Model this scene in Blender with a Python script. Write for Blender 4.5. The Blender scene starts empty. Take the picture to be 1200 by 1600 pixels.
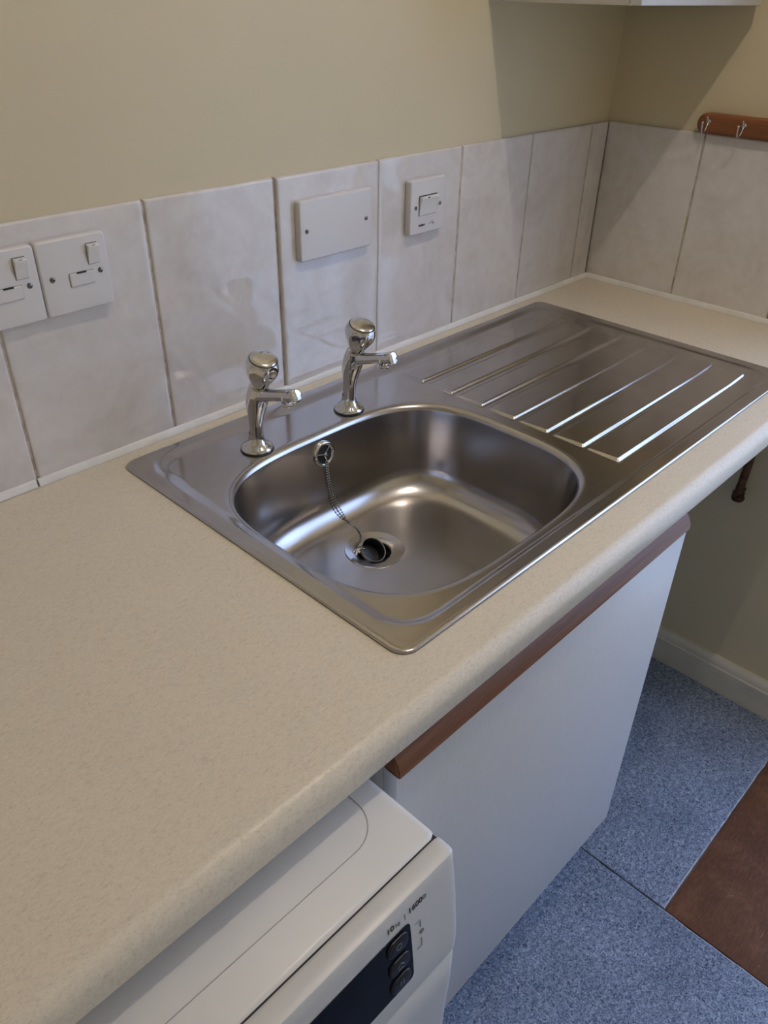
import bpy, bmesh, math, random
from mathutils import Vector, Matrix, noise
random.seed(7)
C = bpy.context.scene
COL = C.collection
PI = math.pi

# ------------------------------------------------------------------ camera
W = 0.91                       # height of the worktop surface above the carpet
YAW, PIT, ROL, FPX = 0.8117, -0.5873, 0.0208, 1235.4
fw = Vector((math.sin(YAW)*math.cos(PIT), math.cos(YAW)*math.cos(PIT), math.sin(PIT)))
rt = Vector((math.cos(YAW), -math.sin(YAW), 0.0))
up = rt.cross(fw)
r2 = math.cos(ROL)*rt + math.sin(ROL)*up
u2 = -math.sin(ROL)*rt + math.cos(ROL)*up
cam_d = bpy.data.cameras.new('camera')
cam = bpy.data.objects.new('camera', cam_d)
COL.objects.link(cam)
cam_d.sensor_fit = 'VERTICAL'
cam_d.sensor_height = 24.0
cam_d.sensor_width = 18.0
cam_d.lens = FPX/1600*24.0
cam_d.clip_start = 0.02
M3 = Matrix((r2, u2, -fw)).transposed()
cam.matrix_world = Matrix.Translation((-1.6051, -0.9103, W+0.5403)) @ M3.to_4x4()
C.camera = cam

# ------------------------------------------------------------------ light
C.view_settings.view_transform = 'Standard'
C.view_settings.look = 'None'
C.view_settings.gamma = 1.0
C.view_settings.use_curve_mapping = False
C.view_settings.exposure = 0.0

SKY = (0.46, 0.62, 1.0)
GROUND = (0.24, 0.30, 0.42)
SKY_STRENGTH = 4.4
BULB = (1.0, 0.87, 0.73)
BULB_STRENGTH = 2550.0         # radiance of the bare bulb
LAMP_POS = (-0.74, -0.75, W+1.48)
WIN_Y0, WIN_Y1, WIN_Z0, WIN_Z1 = -0.735, -0.60, 1.00, 2.04    # narrow side window, right wall
DOOR_Y0, DOOR_Y1, DOOR_Z0, DOOR_Z1 = -1.62, -0.775, 0.28, 2.04   # glazed door beside it in the right wall

world = bpy.data.worlds.new('world')
C.world = world
world.use_nodes = True
bg = world.node_tree.nodes['Background']
bg.inputs[0].default_value = (*SKY, 1)
bg.inputs[1].default_value = SKY_STRENGTH
wn = world.node_tree
wtc = wn.nodes.new('ShaderNodeTexCoord'); wsp = wn.nodes.new('ShaderNodeSeparateXYZ'); wrp = wn.nodes.new('ShaderNodeValToRGB')
wn.links.new(wtc.outputs['Generated'], wsp.inputs[0]); wn.links.new(wsp.outputs['Z'], wrp.inputs['Fac'])
wma = wn.nodes.new('ShaderNodeMapRange'); wma.inputs['From Min'].default_value = -1; wma.inputs['From Max'].default_value = 1
wn.links.new(wsp.outputs['Z'], wma.inputs['Value']); wn.links.new(wma.outputs[0], wrp.inputs['Fac'])
wrp.color_ramp.elements[0].position = .47; wrp.color_ramp.elements[0].color = (*GROUND, 1)
wrp.color_ramp.elements[1].position = .52; wrp.color_ramp.elements[1].color = (*SKY, 1)
wn.links.new(wrp.outputs['Color'], bg.inputs[0])

pl = bpy.data.lights.new('daylight_portal', 'AREA')      # portal: only guides sampling of the sky through the glass
pl.shape = 'RECTANGLE'
pl.size = WIN_Z1-DOOR_Z0
pl.size_y = WIN_Y1-DOOR_Y0
pl.cycles.is_portal = True
po = bpy.data.objects.new('daylight_portal', pl)
COL.objects.link(po)
po.location = (0.12, (DOOR_Y0+WIN_Y1)/2, (DOOR_Z0+WIN_Z1)/2)
po.rotation_euler = (0, PI/2, 0)          # -Z of the light looks along -X

# ------------------------------------------------------------------ materials
def mat(name, color=(.8, .8, .8), rough=.5, metal=0.0, spec=.5, coat=0.0, coat_rough=.1, aniso=0.0):
    m = bpy.data.materials.new(name)
    m.use_nodes = True
    b = m.node_tree.nodes['Principled BSDF']
    b.inputs['Base Color'].default_value = (*color, 1)
    b.inputs['Roughness'].default_value = rough
    b.inputs['Metallic'].default_value = metal
    b.inputs['Specular IOR Level'].default_value = spec
    b.inputs['Coat Weight'].default_value = coat
    b.inputs['Coat Roughness'].default_value = coat_rough
    b.inputs['Anisotropic'].default_value = aniso
    return m
def nd(m, t, **k):
    n = m.node_tree.nodes.new(t)
    for a, v in k.items(): setattr(n, a, v)
    return n
def ln(m, a, b): m.node_tree.links.new(a, b)
def bsdf(m): return m.node_tree.nodes['Principled BSDF']
def coords(m, scale=(1, 1, 1), rot=(0, 0, 0)):
    tc = nd(m, 'ShaderNodeTexCoord'); mp = nd(m, 'ShaderNodeMapping')
    mp.inputs['Scale'].default_value = scale; mp.inputs['Rotation'].default_value = rot
    ln(m, tc.outputs['Object'], mp.inputs['Vector'])
    return mp.outputs['Vector']
def noise_tex(m, vec, scale, detail=3, rough=.5, dist=0):
    n = nd(m, 'ShaderNodeTexNoise')
    n.inputs['Scale'].default_value = scale; n.inputs['Detail'].default_value = detail
    n.inputs['Roughness'].default_value = rough; n.inputs['Distortion'].default_value = dist
    ln(m, vec, n.inputs['Vector'])
    return n.outputs['Fac']
def ramp(m, fac, stops, interp='LINEAR'):
    r = nd(m, 'ShaderNodeValToRGB'); r.color_ramp.interpolation = interp
    e = r.color_ramp.elements
    while len(e) < len(stops): e.new(.5)
    for x, (p, c) in zip(e, stops):
        x.position = p; x.color = (*c, 1)
    ln(m, fac, r.inputs['Fac'])
    return r.outputs['Color']
def bump(m, fac, strength, dist=.001, prev=None):
    b = nd(m, 'ShaderNodeBump'); b.inputs['Strength'].default_value = strength; b.inputs['Distance'].default_value = dist
    ln(m, fac, b.inputs['Height'])
    if prev is not None: ln(m, prev, b.inputs['Normal'])
    return b.outputs['Normal']
def mixc(m, fac, a, b, mode='MIX'):
    x = nd(m, 'ShaderNodeMix', data_type='RGBA', blend_type=mode)
    if hasattr(fac, 'is_linked'): ln(m, fac, x.inputs[0])
    else: x.inputs[0].default_value = fac
    for s, i in ((a, 6), (b, 7)):
        if isinstance(s, tuple): x.inputs[i].default_value = (*s, 1)
        else: ln(m, s, x.inputs[i])
    return x.outputs[2]
def setc(m, out): ln(m, out, bsdf(m).inputs['Base Color'])
def setn(m, out): ln(m, out, bsdf(m).inputs['Normal'])

# wall paint
paint = mat('cream_paint', (.60, .53, .37), .55, spec=.4)
v = coords(paint)
setc(paint, ramp(paint, noise_tex(paint, v, 3.0, 4), [(.3, (.625, .55, .375)), (.7, (.66, .585, .405))]))
setn(paint, bump(paint, noise_tex(paint, v, 260, 2), .12, .0006, bump(paint, noise_tex(paint, v, 14, 3), .25, .002)))
ceil_m = mat('ceiling_white', (.75, .73, .68), .8)
setc(ceil_m, ramp(ceil_m, noise_tex(ceil_m, coords(ceil_m), 4), [(.3, (.83, .81, .77)), (.7, (.86, .84, .80))]))

# tiles
tile_m = mat('marbled_tile', (.6, .57, .56), .06, spec=.6)
v = coords(tile_m)
n1 = noise_tex(tile_m, v, 9, 6, .6, 1.2); n2 = noise_tex(tile_m, v, 45, 4, .6)
c1 = ramp(tile_m, n1, [(.25, (.58, .53, .49)), (.5, (.69, .655, .635)), (.75, (.75, .73, .73))])
setc(tile_m, mixc(tile_m, .25, c1, ramp(tile_m, n2, [(.35, (.62, .585, .56)), (.65, (.77, .745, .74))])))
setn(tile_m, bump(tile_m, noise_tex(tile_m, v, 70, 3), .05, .0004, bump(tile_m, noise_tex(tile_m, coords(tile_m, (1, 1, 2.4)), 11, 3, .6, .8), .22, .0014)))
grout_m = mat('grout', (.36, .30, .24), .9)
setc(grout_m, ramp(grout_m, noise_tex(grout_m, coords(grout_m), 60), [(.35, (.36, .29, .23)), (.65, (.60, .54, .47))]))
trim_m = mat('sealant_white', (.74, .72, .68), .45)
setc(trim_m, ramp(trim_m, noise_tex(trim_m, coords(trim_m), 30), [(.3, (.80, .78, .74)), (.65, (.88, .87, .85))]))

# worktop laminate
lam = mat('speckled_laminate', (.6, .54, .44), .36, spec=.5)
v = coords(lam, (1, 2.2, 1), (0, 0, .6))
f1 = noise_tex(lam, v, 170, 3, .6, .3); f2 = noise_tex(lam, v, 420, 2, .6)
f3 = noise_tex(lam, coords(lam), 6, 2)
cA = ramp(lam, f1, [(.30, (.59, .51, .40)), (.42, (.72, .64, .515)), (.60, (.77, .695, .565)), (.75, (.83, .765, .64))])
cB = ramp(lam, f2, [(.33, (.59, .51, .40)), (.47, (.745, .67, .54)), (.8, (.81, .745, .62))])
cc = mixc(lam, .45, cA, cB)
setc(lam, mixc(lam, .5, cc, ramp(lam, f3, [(.3, (.93, .93, .93)), (.7, (1, 1, 1))]), 'MULTIPLY'))
setn(lam, bump(lam, f1, .10, .0004))

# metals
steel = mat('satin_steel', (.60, .575, .55), .2, 1.0, aniso=.35)
v = coords(steel, (3, 200, 200))
sc = noise_tex(steel, v, 6, 3)
ln(steel, ramp(steel, sc, [(.3, (.15,)*3), (.7, (.20,)*3)]), bsdf(steel).inputs['Roughness'])
sm = noise_tex(steel, coords(steel), 9, 5, .6, .6)
setc(steel, ramp(steel, sm, [(.3, (.49, .465, .46)), (.7, (.57, .55, .55))]))
setn(steel, bump(steel, noise_tex(steel, coords(steel), 26, 2), .05, .001))
steel_in = mat('bowl_steel', (.60, .58, .56), .22, 1.0)
setc(steel_in, ramp(steel_in, noise_tex(steel_in, coords(steel_in), 7, 4), [(.3, (.46, .44, .435)), (.7, (.54, .52, .515))]))
chrome = mat('chrome', (.68, .67, .66), .06, 1.0)
ln(chrome, ramp(chrome, noise_tex(chrome, coords(chrome), 90, 4), [(.45, (.05,)*3), (.75, (.16,)*3)]), bsdf(chrome).inputs['Roughness'])
chain_m = mat('chain_metal', (.55, .52, .48), .18, 1.0)
setc(chain_m, ramp(chain_m, noise_tex(chain_m, coords(chain_m), 200), [(.3, (.30, .28, .26)), (.7, (.50, .48, .45))]))
screw_m = mat('screw_metal', (.36, .34, .31), .35, 1.0)
setc(screw_m, ramp(screw_m, noise_tex(screw_m, coords(screw_m), 300), [(.3, (.14, .13, .12)), (.7, (.34, .32, .30))]))
dark = mat('black_void', (.012, .012, .013), .6)
rubber = mat('black_rubber', (.018, .018, .02), .38)
setc(rubber, ramp(rubber, noise_tex(rubber, coords(rubber), 60), [(.3, (.008, .008, .009)), (.7, (.016, .016, .018))]))
oldpipe = mat('brown_copper_pipe', (.10, .055, .035), .42, .7)
setc(oldpipe, ramp(oldpipe, noise_tex(oldpipe, coords(oldpipe), 45, 4), [(.3, (.05, .028, .02)), (.7, (.17, .085, .05))]))

# plastics
def plastic(name, c, rough=.3):
    m = mat(name, c, rough)
    setc(m, ramp(m, noise_tex(m, coords(m), 12), [(.3, tuple(x*.97 for x in c)), (.7, c)]))
    return m
plate_m = plastic('white_plate_plastic', (.70, .68, .675), .25)
rocker_m = plastic('rocker_plastic', (.76, .755, .73), .25)
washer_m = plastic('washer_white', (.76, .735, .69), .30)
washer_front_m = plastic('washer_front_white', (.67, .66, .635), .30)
ink = mat('dark_print', (.04, .042, .055), .6)
ink_grey = mat('grey_print', (.20, .20, .20), .6)
glass_black = mat('black_display', (.010, .012, .022), .10)
button_m = plastic('black_button', (.008, .008, .012), .35)
icon_m = plastic('pale_icon_print', (.20, .20, .24), .5)

# cabinet laminates and wood
white_lam = mat('white_textured_laminate', (.63, .63, .64), .38)
v = coords(white_lam, (12, 12, 1.2))
setc(white_lam, ramp(white_lam, noise_tex(white_lam, v, 60, 3), [(.3, (.625, .62, .615)), (.7, (.67, .665, .66))]))
setn(white_lam, bump(white_lam, noise_tex(white_lam, v, 90, 2), .12, .0004))
carc_m = plastic('white_carcass_board', (.60, .57, .53), .5)
def wood(name, dark_c, mid, light, axis):
    m = mat(name, mid, .45, spec=.35)
    s = {'x': (1.2, 26, 26), 'y': (26, 1.2, 26)}[axis]
    v = coords(m, s)
    n = noise_tex(m, v, 3.2, 6, .62, .7); n2 = noise_tex(m, v, 18, 3)
    c = ramp(m, n, [(.28, dark_c), (.5, mid), (.75, light)])
    setc(m, mixc(m, .22, c, ramp(m, n2, [(.3, dark_c), (.7, light)])))
    setn(m, bump(m, n2, .1, .0003))
    return m
oak_strip = wood('red_brown_wood', (.10, .035, .014), (.21, .082, .036), (.29, .125, .062), 'x')
rail_wood = wood('orange_brown_wood', (.13, .045, .016), (.24, .085, .032), (.33, .13, .055), 'y')

# floor
carpet_m = mat('blue_grey_carpet', (.2, .25, .33), .95, spec=.15)
v = coords(carpet_m)
a1 = noise_tex(carpet_m, v, 150, 5, .75, 1.2); a2 = noise_tex(carpet_m, v, 330, 3, .7); a3 = noise_tex(carpet_m, v, 7, 4)
cA = ramp(carpet_m, a1, [(.40, (.03, .045, .08)), (.46, (.20, .26, .38)), (.54, (.35, .42, .56)), (.62, (.70, .76, .90))])
cB = ramp(carpet_m, a2, [(.40, (.05, .075, .13)), (.5, (.32, .39, .53)), (.60, (.66, .72, .86))])
cc = mixc(carpet_m, .4, cA, cB)
setc(carpet_m, mixc(carpet_m, 1.0, cc, ramp(carpet_m, a3, [(.3, (.66, .66, .68)), (.7, (.96, .96, .96))]), 'MULTIPLY'))
setn(carpet_m, bump(carpet_m, a1, .8, .004))
fringe_m = mat('carpet_backing', (.40, .37, .36), .9)
setc(fringe_m, ramp(fringe_m, noise_tex(fringe_m, coords(fringe_m), 90, 3), [(.35, (.30, .33, .42)), (.6, (.55, .52, .52))]))
mat_m = mat('brown_mat', (.11, .05, .03), .62, spec=.35)
v = coords(mat_m, (1, 1, 1), (0, 0, .5))
b1 = noise_tex(mat_m, v, 11, 7, .68, .5); b2 = noise_tex(mat_m, coords(mat_m, (1, 5, 1), (0, 0, -.5)), 60, 4, .7)
cA = ramp(mat_m, b1, [(.3, (.075, .026, .011)), (.52, (.145, .058, .025)), (.72, (.26, .125, .065))])
cB = ramp(mat_m, b2, [(.4, (.08, .029, .012)), (.6, (.165, .068, .030)), (.78, (.36, .21, .13))])
setc(mat_m, mixc(mat_m, .38, cA, cB))
setn(mat_m, bump(mat_m, b2, .3, .001))
sub_m = mat('subfloor_board', (.12, .07, .045), .7)
setc(sub_m, ramp(sub_m, noise_tex(sub_m, coords(sub_m), 9, 4), [(.3, (.07, .04, .026)), (.7, (.15, .09, .06))]))
gloss_m = mat('skirting_gloss', (.66, .62, .54), .22)
setc(gloss_m, ramp(gloss_m, noise_tex(gloss_m, coords(gloss_m), 18, 4), [(.3, (.62, .585, .50)), (.7, (.68, .65, .57))]))
frame_m = plastic('frame_white', (.72, .72, .70), .35)
glass_m = bpy.data.materials.new('window_glass'); glass_m.use_nodes = True
nt = glass_m.node_tree; nt.nodes.clear()
o_ = nt.nodes.new('ShaderNodeOutputMaterial'); mx = nt.nodes.new('ShaderNodeMixShader')
tr = nt.nodes.new('ShaderNodeBsdfTransparent'); gl = nt.nodes.new('ShaderNodeBsdfGlossy')
gl.inputs['Roughness'].default_value = .02; fr = nt.nodes.new('ShaderNodeFresnel'); fr.inputs[0].default_value = 1.45
ge = nt.nodes.new('ShaderNodeNewGeometry'); mu = nt.nodes.new('ShaderNodeMath'); mu.operation = 'SUBTRACT'; mu.use_clamp = True
nt.links.new(fr.outputs[0], mu.inputs[0]); nt.links.new(ge.outputs['Backfacing'], mu.inputs[1]); nt.links.new(mu.outputs[0], mx.inputs[0]); nt.links.new(tr.outputs[0], mx.inputs[1]); nt.links.new(gl.outputs[0], mx.inputs[2])
nt.links.new(mx.outputs[0], o_.inputs[0])
bulb_m = bpy.data.materials.new('lit_bulb'); bulb_m.use_nodes = True
b = bsdf(bulb_m); b.inputs['Emission Color'].default_value = (*BULB, 1); b.inputs['Emission Strength'].default_value = BULB_STRENGTH
b.inputs['Base Color'].default_value = (.8, .8, .8, 1)

# ------------------------------------------------------------------ helpers
ORIG = {}
def thing(name, label, cat, loc, group=None):
    o = bpy.data.objects.new(name, None); COL.objects.link(o)
    o.empty_display_size = .05
    o.location = loc; o['label'] = label; o['category'] = cat
    if group: o['group'] = group
    ORIG[o.name] = Vector(loc)
    return o
def obj(name, bm, m, parent=None, smooth=True, angle=40, mods=()):
    """link a bmesh (in world coordinates) as one mesh object"""
    if smooth:
        bmesh.ops.recalc_face_normals(bm, faces=bm.faces)
    org = ORIG[parent.name] if parent else None
    if org is not None:
        bmesh.ops.translate(bm, verts=bm.verts, vec=-org)
    me = bpy.data.meshes.new(name); bm.to_mesh(me); bm.free()
    if smooth:
        me.polygons.foreach_set('use_smooth', [True]*len(me.polygons))
        me.set_sharp_from_angle(angle=math.radians(angle))
    o = bpy.data.objects.new(name, me); COL.objects.link(o)
    for x in (m if isinstance(m, (list, tuple)) else [m]): me.materials.append(x)
    if parent:
        o.parent = parent; ORIG[o.name] = org
    return o
def tag(o, label, cat, group=None):
    o['label'] = label; o['category'] = cat
    if group: o['group'] = group
    return o
def struct(name, bm, m, **k):
    o = obj(name, bm, m, **k); o['kind'] = 'structure'; return o
def box(bm, x0, x1, y0, y1, z0, z1, bev=0, seg=2):
    t = bmesh.new()
    vs = [t.verts.new((x, y, z)) for x in (x0, x1) for y in (y0, y1) for z in (z0, z1)]
    for f in ((0, 1, 3, 2), (4, 6, 7, 5), (0, 4, 5, 1), (2, 3, 7, 6), (0, 2, 6, 4), (1, 5, 7, 3)):
        t.faces.new([vs[i] for i in f])
    if bev: bmesh.ops.bevel(t, geom=list(t.edges), offset=bev, segments=seg, affect='EDGES', profile=.5)
    add(bm, t)
def add(bm, t, M=None):
    if M is not None: bmesh.ops.transform(t, matrix=M, verts=t.verts)
    me = bpy.data.meshes.new('tmp'); t.to_mesh(me); t.free(); bm.from_mesh(me); bpy.data.meshes.remove(me)
def loft(bm, rings, close=True, cap0=True, cap1=True):
    R = [[bm.verts.new(p) for p in r] for r in rings]
    n = len(R[0])
    for a, b in zip(R, R[1:]):
        for i in range(n if close else n-1):
            j = (i+1) % n
            bm.faces.new((a[i], a[j], b[j], b[i]))
    if cap0: bm.faces.new(R[0][::-1])
    if cap1: bm.faces.new(R[-1])
    return R
def frame_of(d):
    d = Vector(d).normalized()
    a = Vector((0, 0, 1)) if abs(d.z) < .9 else Vector((1, 0, 0))
    x = d.cross(a).normalized(); y = d.cross(x).normalized()
    return x, y, d
def tube(bm, pts, radii, n=16, caps=True):
    pts = [Vector(p) for p in pts]
    if not hasattr(radii, '__len__'): radii = [radii]*len(pts)
    rings = []
    x = None
    for i, p in enumerate(pts):
        t = (pts[min(i+1, len(pts)-1)] - pts[max(i-1, 0)]).normalized()
        if x is None: x, _, _ = frame_of(t)
        x = (x - t*x.dot(t)).normalized(); y = t.cross(x)
        rings.append([p + radii[i]*(math.cos(k*2*PI/n)*x + math.sin(k*2*PI/n)*y) for k in range(n)])
    loft(bm, rings, cap0=caps, cap1=caps)
def lathe(bm, prof, origin=(0, 0, 0), axis=(0, 0, 1), n=32, lobes=0, lobe_amp=None, cap0=True, cap1=True):
    """prof: list of (radius, height) along axis"""
    X, Y, D = frame_of(axis); O = Vector(origin); rings = []
    for i, (r, h) in enumerate(prof):
        ring = []
        for k in range(n):
            a = k*2*PI/n
            rr = r*(1 - (lobe_amp[i] if lobe_amp else 0)*(.5+.5*math.cos(lobes*a)))
            ring.append(O + D*h + rr*(math.cos(a)*X + math.sin(a)*Y))
        rings.append(ring)
    loft(bm, rings, cap0=cap0, cap1=cap1)
def smooth_path(pts, sub=6):
    pts = [Vector(p) for p in pts]; out = []
    P = [pts[0]] + pts + [pts[-1]]
    for i in range(1, len(P)-2):
        for k in range(sub):
            t = k/sub
            a, b, c, d = P[i-1], P[i], P[i+1], P[i+2]
            out.append(.5*((2*b) + (c-a)*t + (2*a-5*b+4*c-d)*t*t + (3*b-a-3*c+d)*t**3))
    out.append(pts[-1]); return out
def prism_x(bm, prof, x0, x1):
    """extrude a closed (y,z) profile along x"""
    loft(bm, [[(x0, y, z) for y, z in prof], [(x1, y, z) for y, z in prof]])
def prism_y(bm, prof, y0, y1):
    loft(bm, [[(x, y0, z) for x, z in prof], [(x, y1, z) for x, z in prof]])
def rrect(cx, cy, hx, hy, r, n=6):
    out = []
    for sx, sy, a0 in ((1, 1, 0), (-1, 1, PI/2), (-1, -1, PI), (1, -1, 3*PI/2)):
        for k in range(n+1):
            a = a0 + k*PI/2/n
            out.append((cx + sx*(hx-r) + r*math.cos(a), cy + sy*(hy-r) + r*math.sin(a)))
    return out
def text_mesh(bm, s, size, M, bold=0.0, extr=.0001, spacing=1.0):
    cu = bpy.data.curves.new('t', 'FONT'); cu.body = s; cu.size = size; cu.offset = bold; cu.extrude = extr; cu.space_character = spacing
    o = bpy.data.objects.new('t', cu); COL.objects.link(o)
    dg = bpy.context.evaluated_depsgraph_get(); dg.update()
    me = o.evaluated_get(dg).to_mesh()
    t = bmesh.new(); t.from_mesh(me)
    o.evaluated_get(dg).to_mesh_clear()
    bpy.data.objects.remove(o); bpy.data.curves.remove(cu)
    add(bm, t, M)

# ------------------------------------------------------------------ room shell
XL, YF, HC = -2.35, -1.78, 2.47
bm = bmesh.new(); box(bm, XL, .10, YF, .10, -.10, -.006); struct('floor', bm, sub_m)
bm = bmesh.new(); box(bm, XL-.1, .20, YF-.1, .20, HC, HC+.1); struct('ceiling', bm, ceil_m)
bm = bmesh.new(); box(bm, XL-.1, .107, .007, .107, -.006, HC); struct('wall_back', bm, paint)
bm = bmesh.new(); box(bm, XL-.1, XL, YF, .007, -.006, HC); struct('wall_left', bm, paint)
bm = bmesh.new(); box(bm, XL-.1, .107, YF-.1, YF, -.006, HC); struct('wall_front', bm, paint)
# right wall round the side window and the glazed door
wy1, wz0, wz1 = WIN_Y1+.025, WIN_Z0-.035, WIN_Z1+.035
dyc = (WIN_Y0+DOOR_Y1)/2; dy0 = DOOR_Y0-.025
bm = bmesh.new()
box(bm, .007, .107, wy1, .007, -.006, HC)
box(bm, .007, .107, YF, dy0, -.006, HC)
box(bm, .007, .107, dy0, wy1, wz1, HC)
box(bm, .007, .107, dyc, wy1, -.006, wz0)
struct('wall_right', bm, paint)
def glazed(name, y0, y1, oy0, oy1, z0, oz0):
    bm = bmesh.new()
    box(bm, .020, .100, oy0, y0, oz0, wz1, .003); box(bm, .020, .100, y1, oy1, oz0, wz1, .003)
    box(bm, .020, .100, y0, y1, WIN_Z1, wz1, .003); box(bm, .020, .100, y0, y1, oz0, z0, .003)
    d = struct(name, bm, frame_m); ORIG[d.name] = Vector((0, 0, 0))
    bm = bmesh.new(); box(bm, .058, .062, y0, y1, z0, WIN_Z1); obj('glass_pane', bm, glass_m, d, smooth=False)
    return d
glazed('window_1', WIN_Y0, WIN_Y1, dyc+.0005, wy1, WIN_Z0, wz0)
d1 = glazed('door_1', DOOR_Y0, DOOR_Y1, dy0, dyc-.0005, DOOR_Z0, -.004)
bm = bmesh.new(); tube(bm, [(.022, DOOR_Y0-.008, 1.02), (-.028, DOOR_Y0-.008, 1.02), (-.032, DOOR_Y0+.09, 1.02)], .008, 12)
obj('door_handle', bm, chrome, d1)
# skirting on the right wall
bm = bmesh.new()
prof = [(.007, -.004), (-.012, -.004), (-.012, .048), (-.0105, .050), (-.013, .053), (-.013, .070), (-.010, .073), (-.010, .077), (-.006, .086), (-.001, .092), (.007, .093)]
prism_y(bm, prof, dyc, .007); struct('baseboard_right', bm, gloss_m, angle=25)

# ------------------------------------------------------------------ tiles
HT = .3182
def tiles(joints, axis, name):
    """tiles with rounded edges over a grout bed; axis 'x' = back wall, 'y' = right wall"""
    bm = bmesh.new(); g = bmesh.new()
    lo, hi = joints[0], joints[-1]
    z0, z1 = W+.001, W+HT
    for a, b in zip(joints, joints[1:]):
        ga, gb = a+.0016, b-.0016
        if (b-a) < .03: continue
        rnd = random.Random(int(a*1e4))
        off = rnd.uniform(-.0004, .0007) + (.0030 if (axis == 'x' and abs(a+.8785) < .01) else 0)
        tl = rnd.uniform(-.0008, .0008)
        NX, NZ = 24, 34
        th = .0062; rb = .0035
        def depth(u, w):     # u,w distances to nearest edges
            d = 0
            for q in (u, w):
                if q < rb: d += rb*(1-math.sqrt(max(0, 1-(1-q/rb)**2)))*.7
            return d
        us = [0, .0006, .0013, .0022, .0035] + [.0035+(gb-ga-.007)*k/NX for k in range(1, NX)] + [gb-ga-.0035, gb-ga-.0022, gb-ga-.0013, gb-ga-.0006, gb-ga]
        H = z1-z0
        ws = [0, .0006, .0013, .0022, .0035] + [.0035+(H-.007)*k/NZ for k in range(1, NZ)] + [H-.0035, H-.0022, H-.0013, H-.0006, H]
        V = []
        for u in us:
            row = []
            for w in ws:
                d = depth(min(u, gb-ga-u), min(w, H-w))
                wav = .00035*noise.noise(Vector(((ga+u)*9, w*9, 3.1 if axis == 'x' else 8.2)))
                s = -(off + wav + tl*(u/(gb-ga)-.5)) + d
                p = (ga+u, s, z0+w) if axis == 'x' else (s, ga+u, z0+w)
                row.append(bm.verts.new(p))
            V.append(row)
        for i in range(len(us)-1):
            for j in range(len(ws)-1):
                bm.faces.new((V[i][j], V[i+1][j], V[i+1][j+1], V[i][j+1]))
        # sides
        per = [V[i][0] for i in range(len(us))] + [V[-1][j] for j in range(1, len(ws))] + [V[i][-1] for i in range(len(us)-2, -1, -1)] + [V[0][j] for j in range(len(ws)-2, 0, -1)]
        back = []
        for q in per:
            c = q.co.copy()
            if axis == 'x': c.y = .0068
            else: c.x = .0068
            back.append(bm.verts.new(c))
        for i in range(len(per)):
            j = (i+1) % len(per); bm.faces.new((per[i], per[j], back[j], back[i]))
    nf = len(bm.faces)
    if axis == 'x': box(bm, lo, hi, .0020, .0069, z0, z1-.002)
    else: box(bm, .0020, .0069, lo, hi, z0, z1-.002)
    bm.faces.ensure_lookup_table()
    for f in bm.faces[nf:]: f.material_index = 1
    return obj(name, bm, [tile_m, grout_m], angle=35)
wj = .2043
jb = [-1.0828+wj*k for k in range(-6, 6)] + [-.0010]
t = tiles(jb, 'x', 'tiled_splashback')
tag(t, 'row of tall glossy marbled white wall tiles behind the sink and taps', 'tiles')
je = [-.5620, -.4101, -.2058] + [.0036]
t = tiles(je, 'y', 'tiled_splashback')
tag(t, 'shaded glossy marbled tiles on the end wall below the hook rail', 'tiles')
# sealant strips: trims of the setting
bm = bmesh.new()
prof = [(0.0, W+.0004), (-.0045, W+.0004), (-.0042, W+.006), (-.0025, W+.0095), (0.0, W+.0105)]
xs = [XL, -1.292, -1.288, -0.0]
prism_x(bm, [(y-.0008, z+.0004) for y, z in prof], XL, -1.2915)
n = 60
rings = []
for k in range(n+1):
    x = -1.2885 + (1.2885-.0005)*k/n
    j = .0007*noise.noise(Vector((x*14, 0, 0)))
    rings.append([(x, y + j*(1 if y < 0 else 0) - .0006, z + (j if z > W+.003 else 0)) for y, z in prof])
loft(bm, rings); struct('trim_1', bm, trim_m)
bm = bmesh.new(); rings = []
for k in range(41):
    y = -.0045 - (.600)*k/40
    j = .0006*noise.noise(Vector((y*16, 5, 0)))
    rings.append([(x + j*(1 if x < 0 else 0) - .0006, y, z*.999 + .001*W + (j if z > W+.003 else 0)) for x, z in prof])
loft(bm, rings); struct('trim_2', bm, trim_m)

# ------------------------------------------------------------------ worktop
SX0, SX1, SY0, SY1 = -1.1880, -.2225, -.5450, -.0280      # outer edge of the sink
YW = -.599
hx0, hx1, hy0, hy1 = SX0+.012, SX1-.012, SY0+.012, SY1-.010
bm = bmesh.new()
zt, zb = W, W-.038
r = .017; nose = []
for k in range(11):
    a = k/10*PI/2; nose.append((YW+r - r*math.sin(a), zt-r + r*math.cos(a)))
for k in range(1, 7):
    a = k/6*PI/2; nose.append((YW+.006 - .006*math.cos(a), zb+.006 - .006*math.sin(a)))
prof_front = [(hy0, zt)] + nose + [(hy0, zb)]
prism_x(bm, prof_front, XL+.005, -.001)
box(bm, XL+.005, hx0, hy0, -.0002, zb, zt)
box(bm, hx1, -.001, hy0, -.0002, zb, zt)
box(bm, hx0, hx1, hy1, -.0002, zb, zt)
wt = obj('worktop', bm, lam, angle=30)
tag(wt, 'long cream speckled laminate worktop with rounded front edge around the sink', 'worktop')

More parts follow.
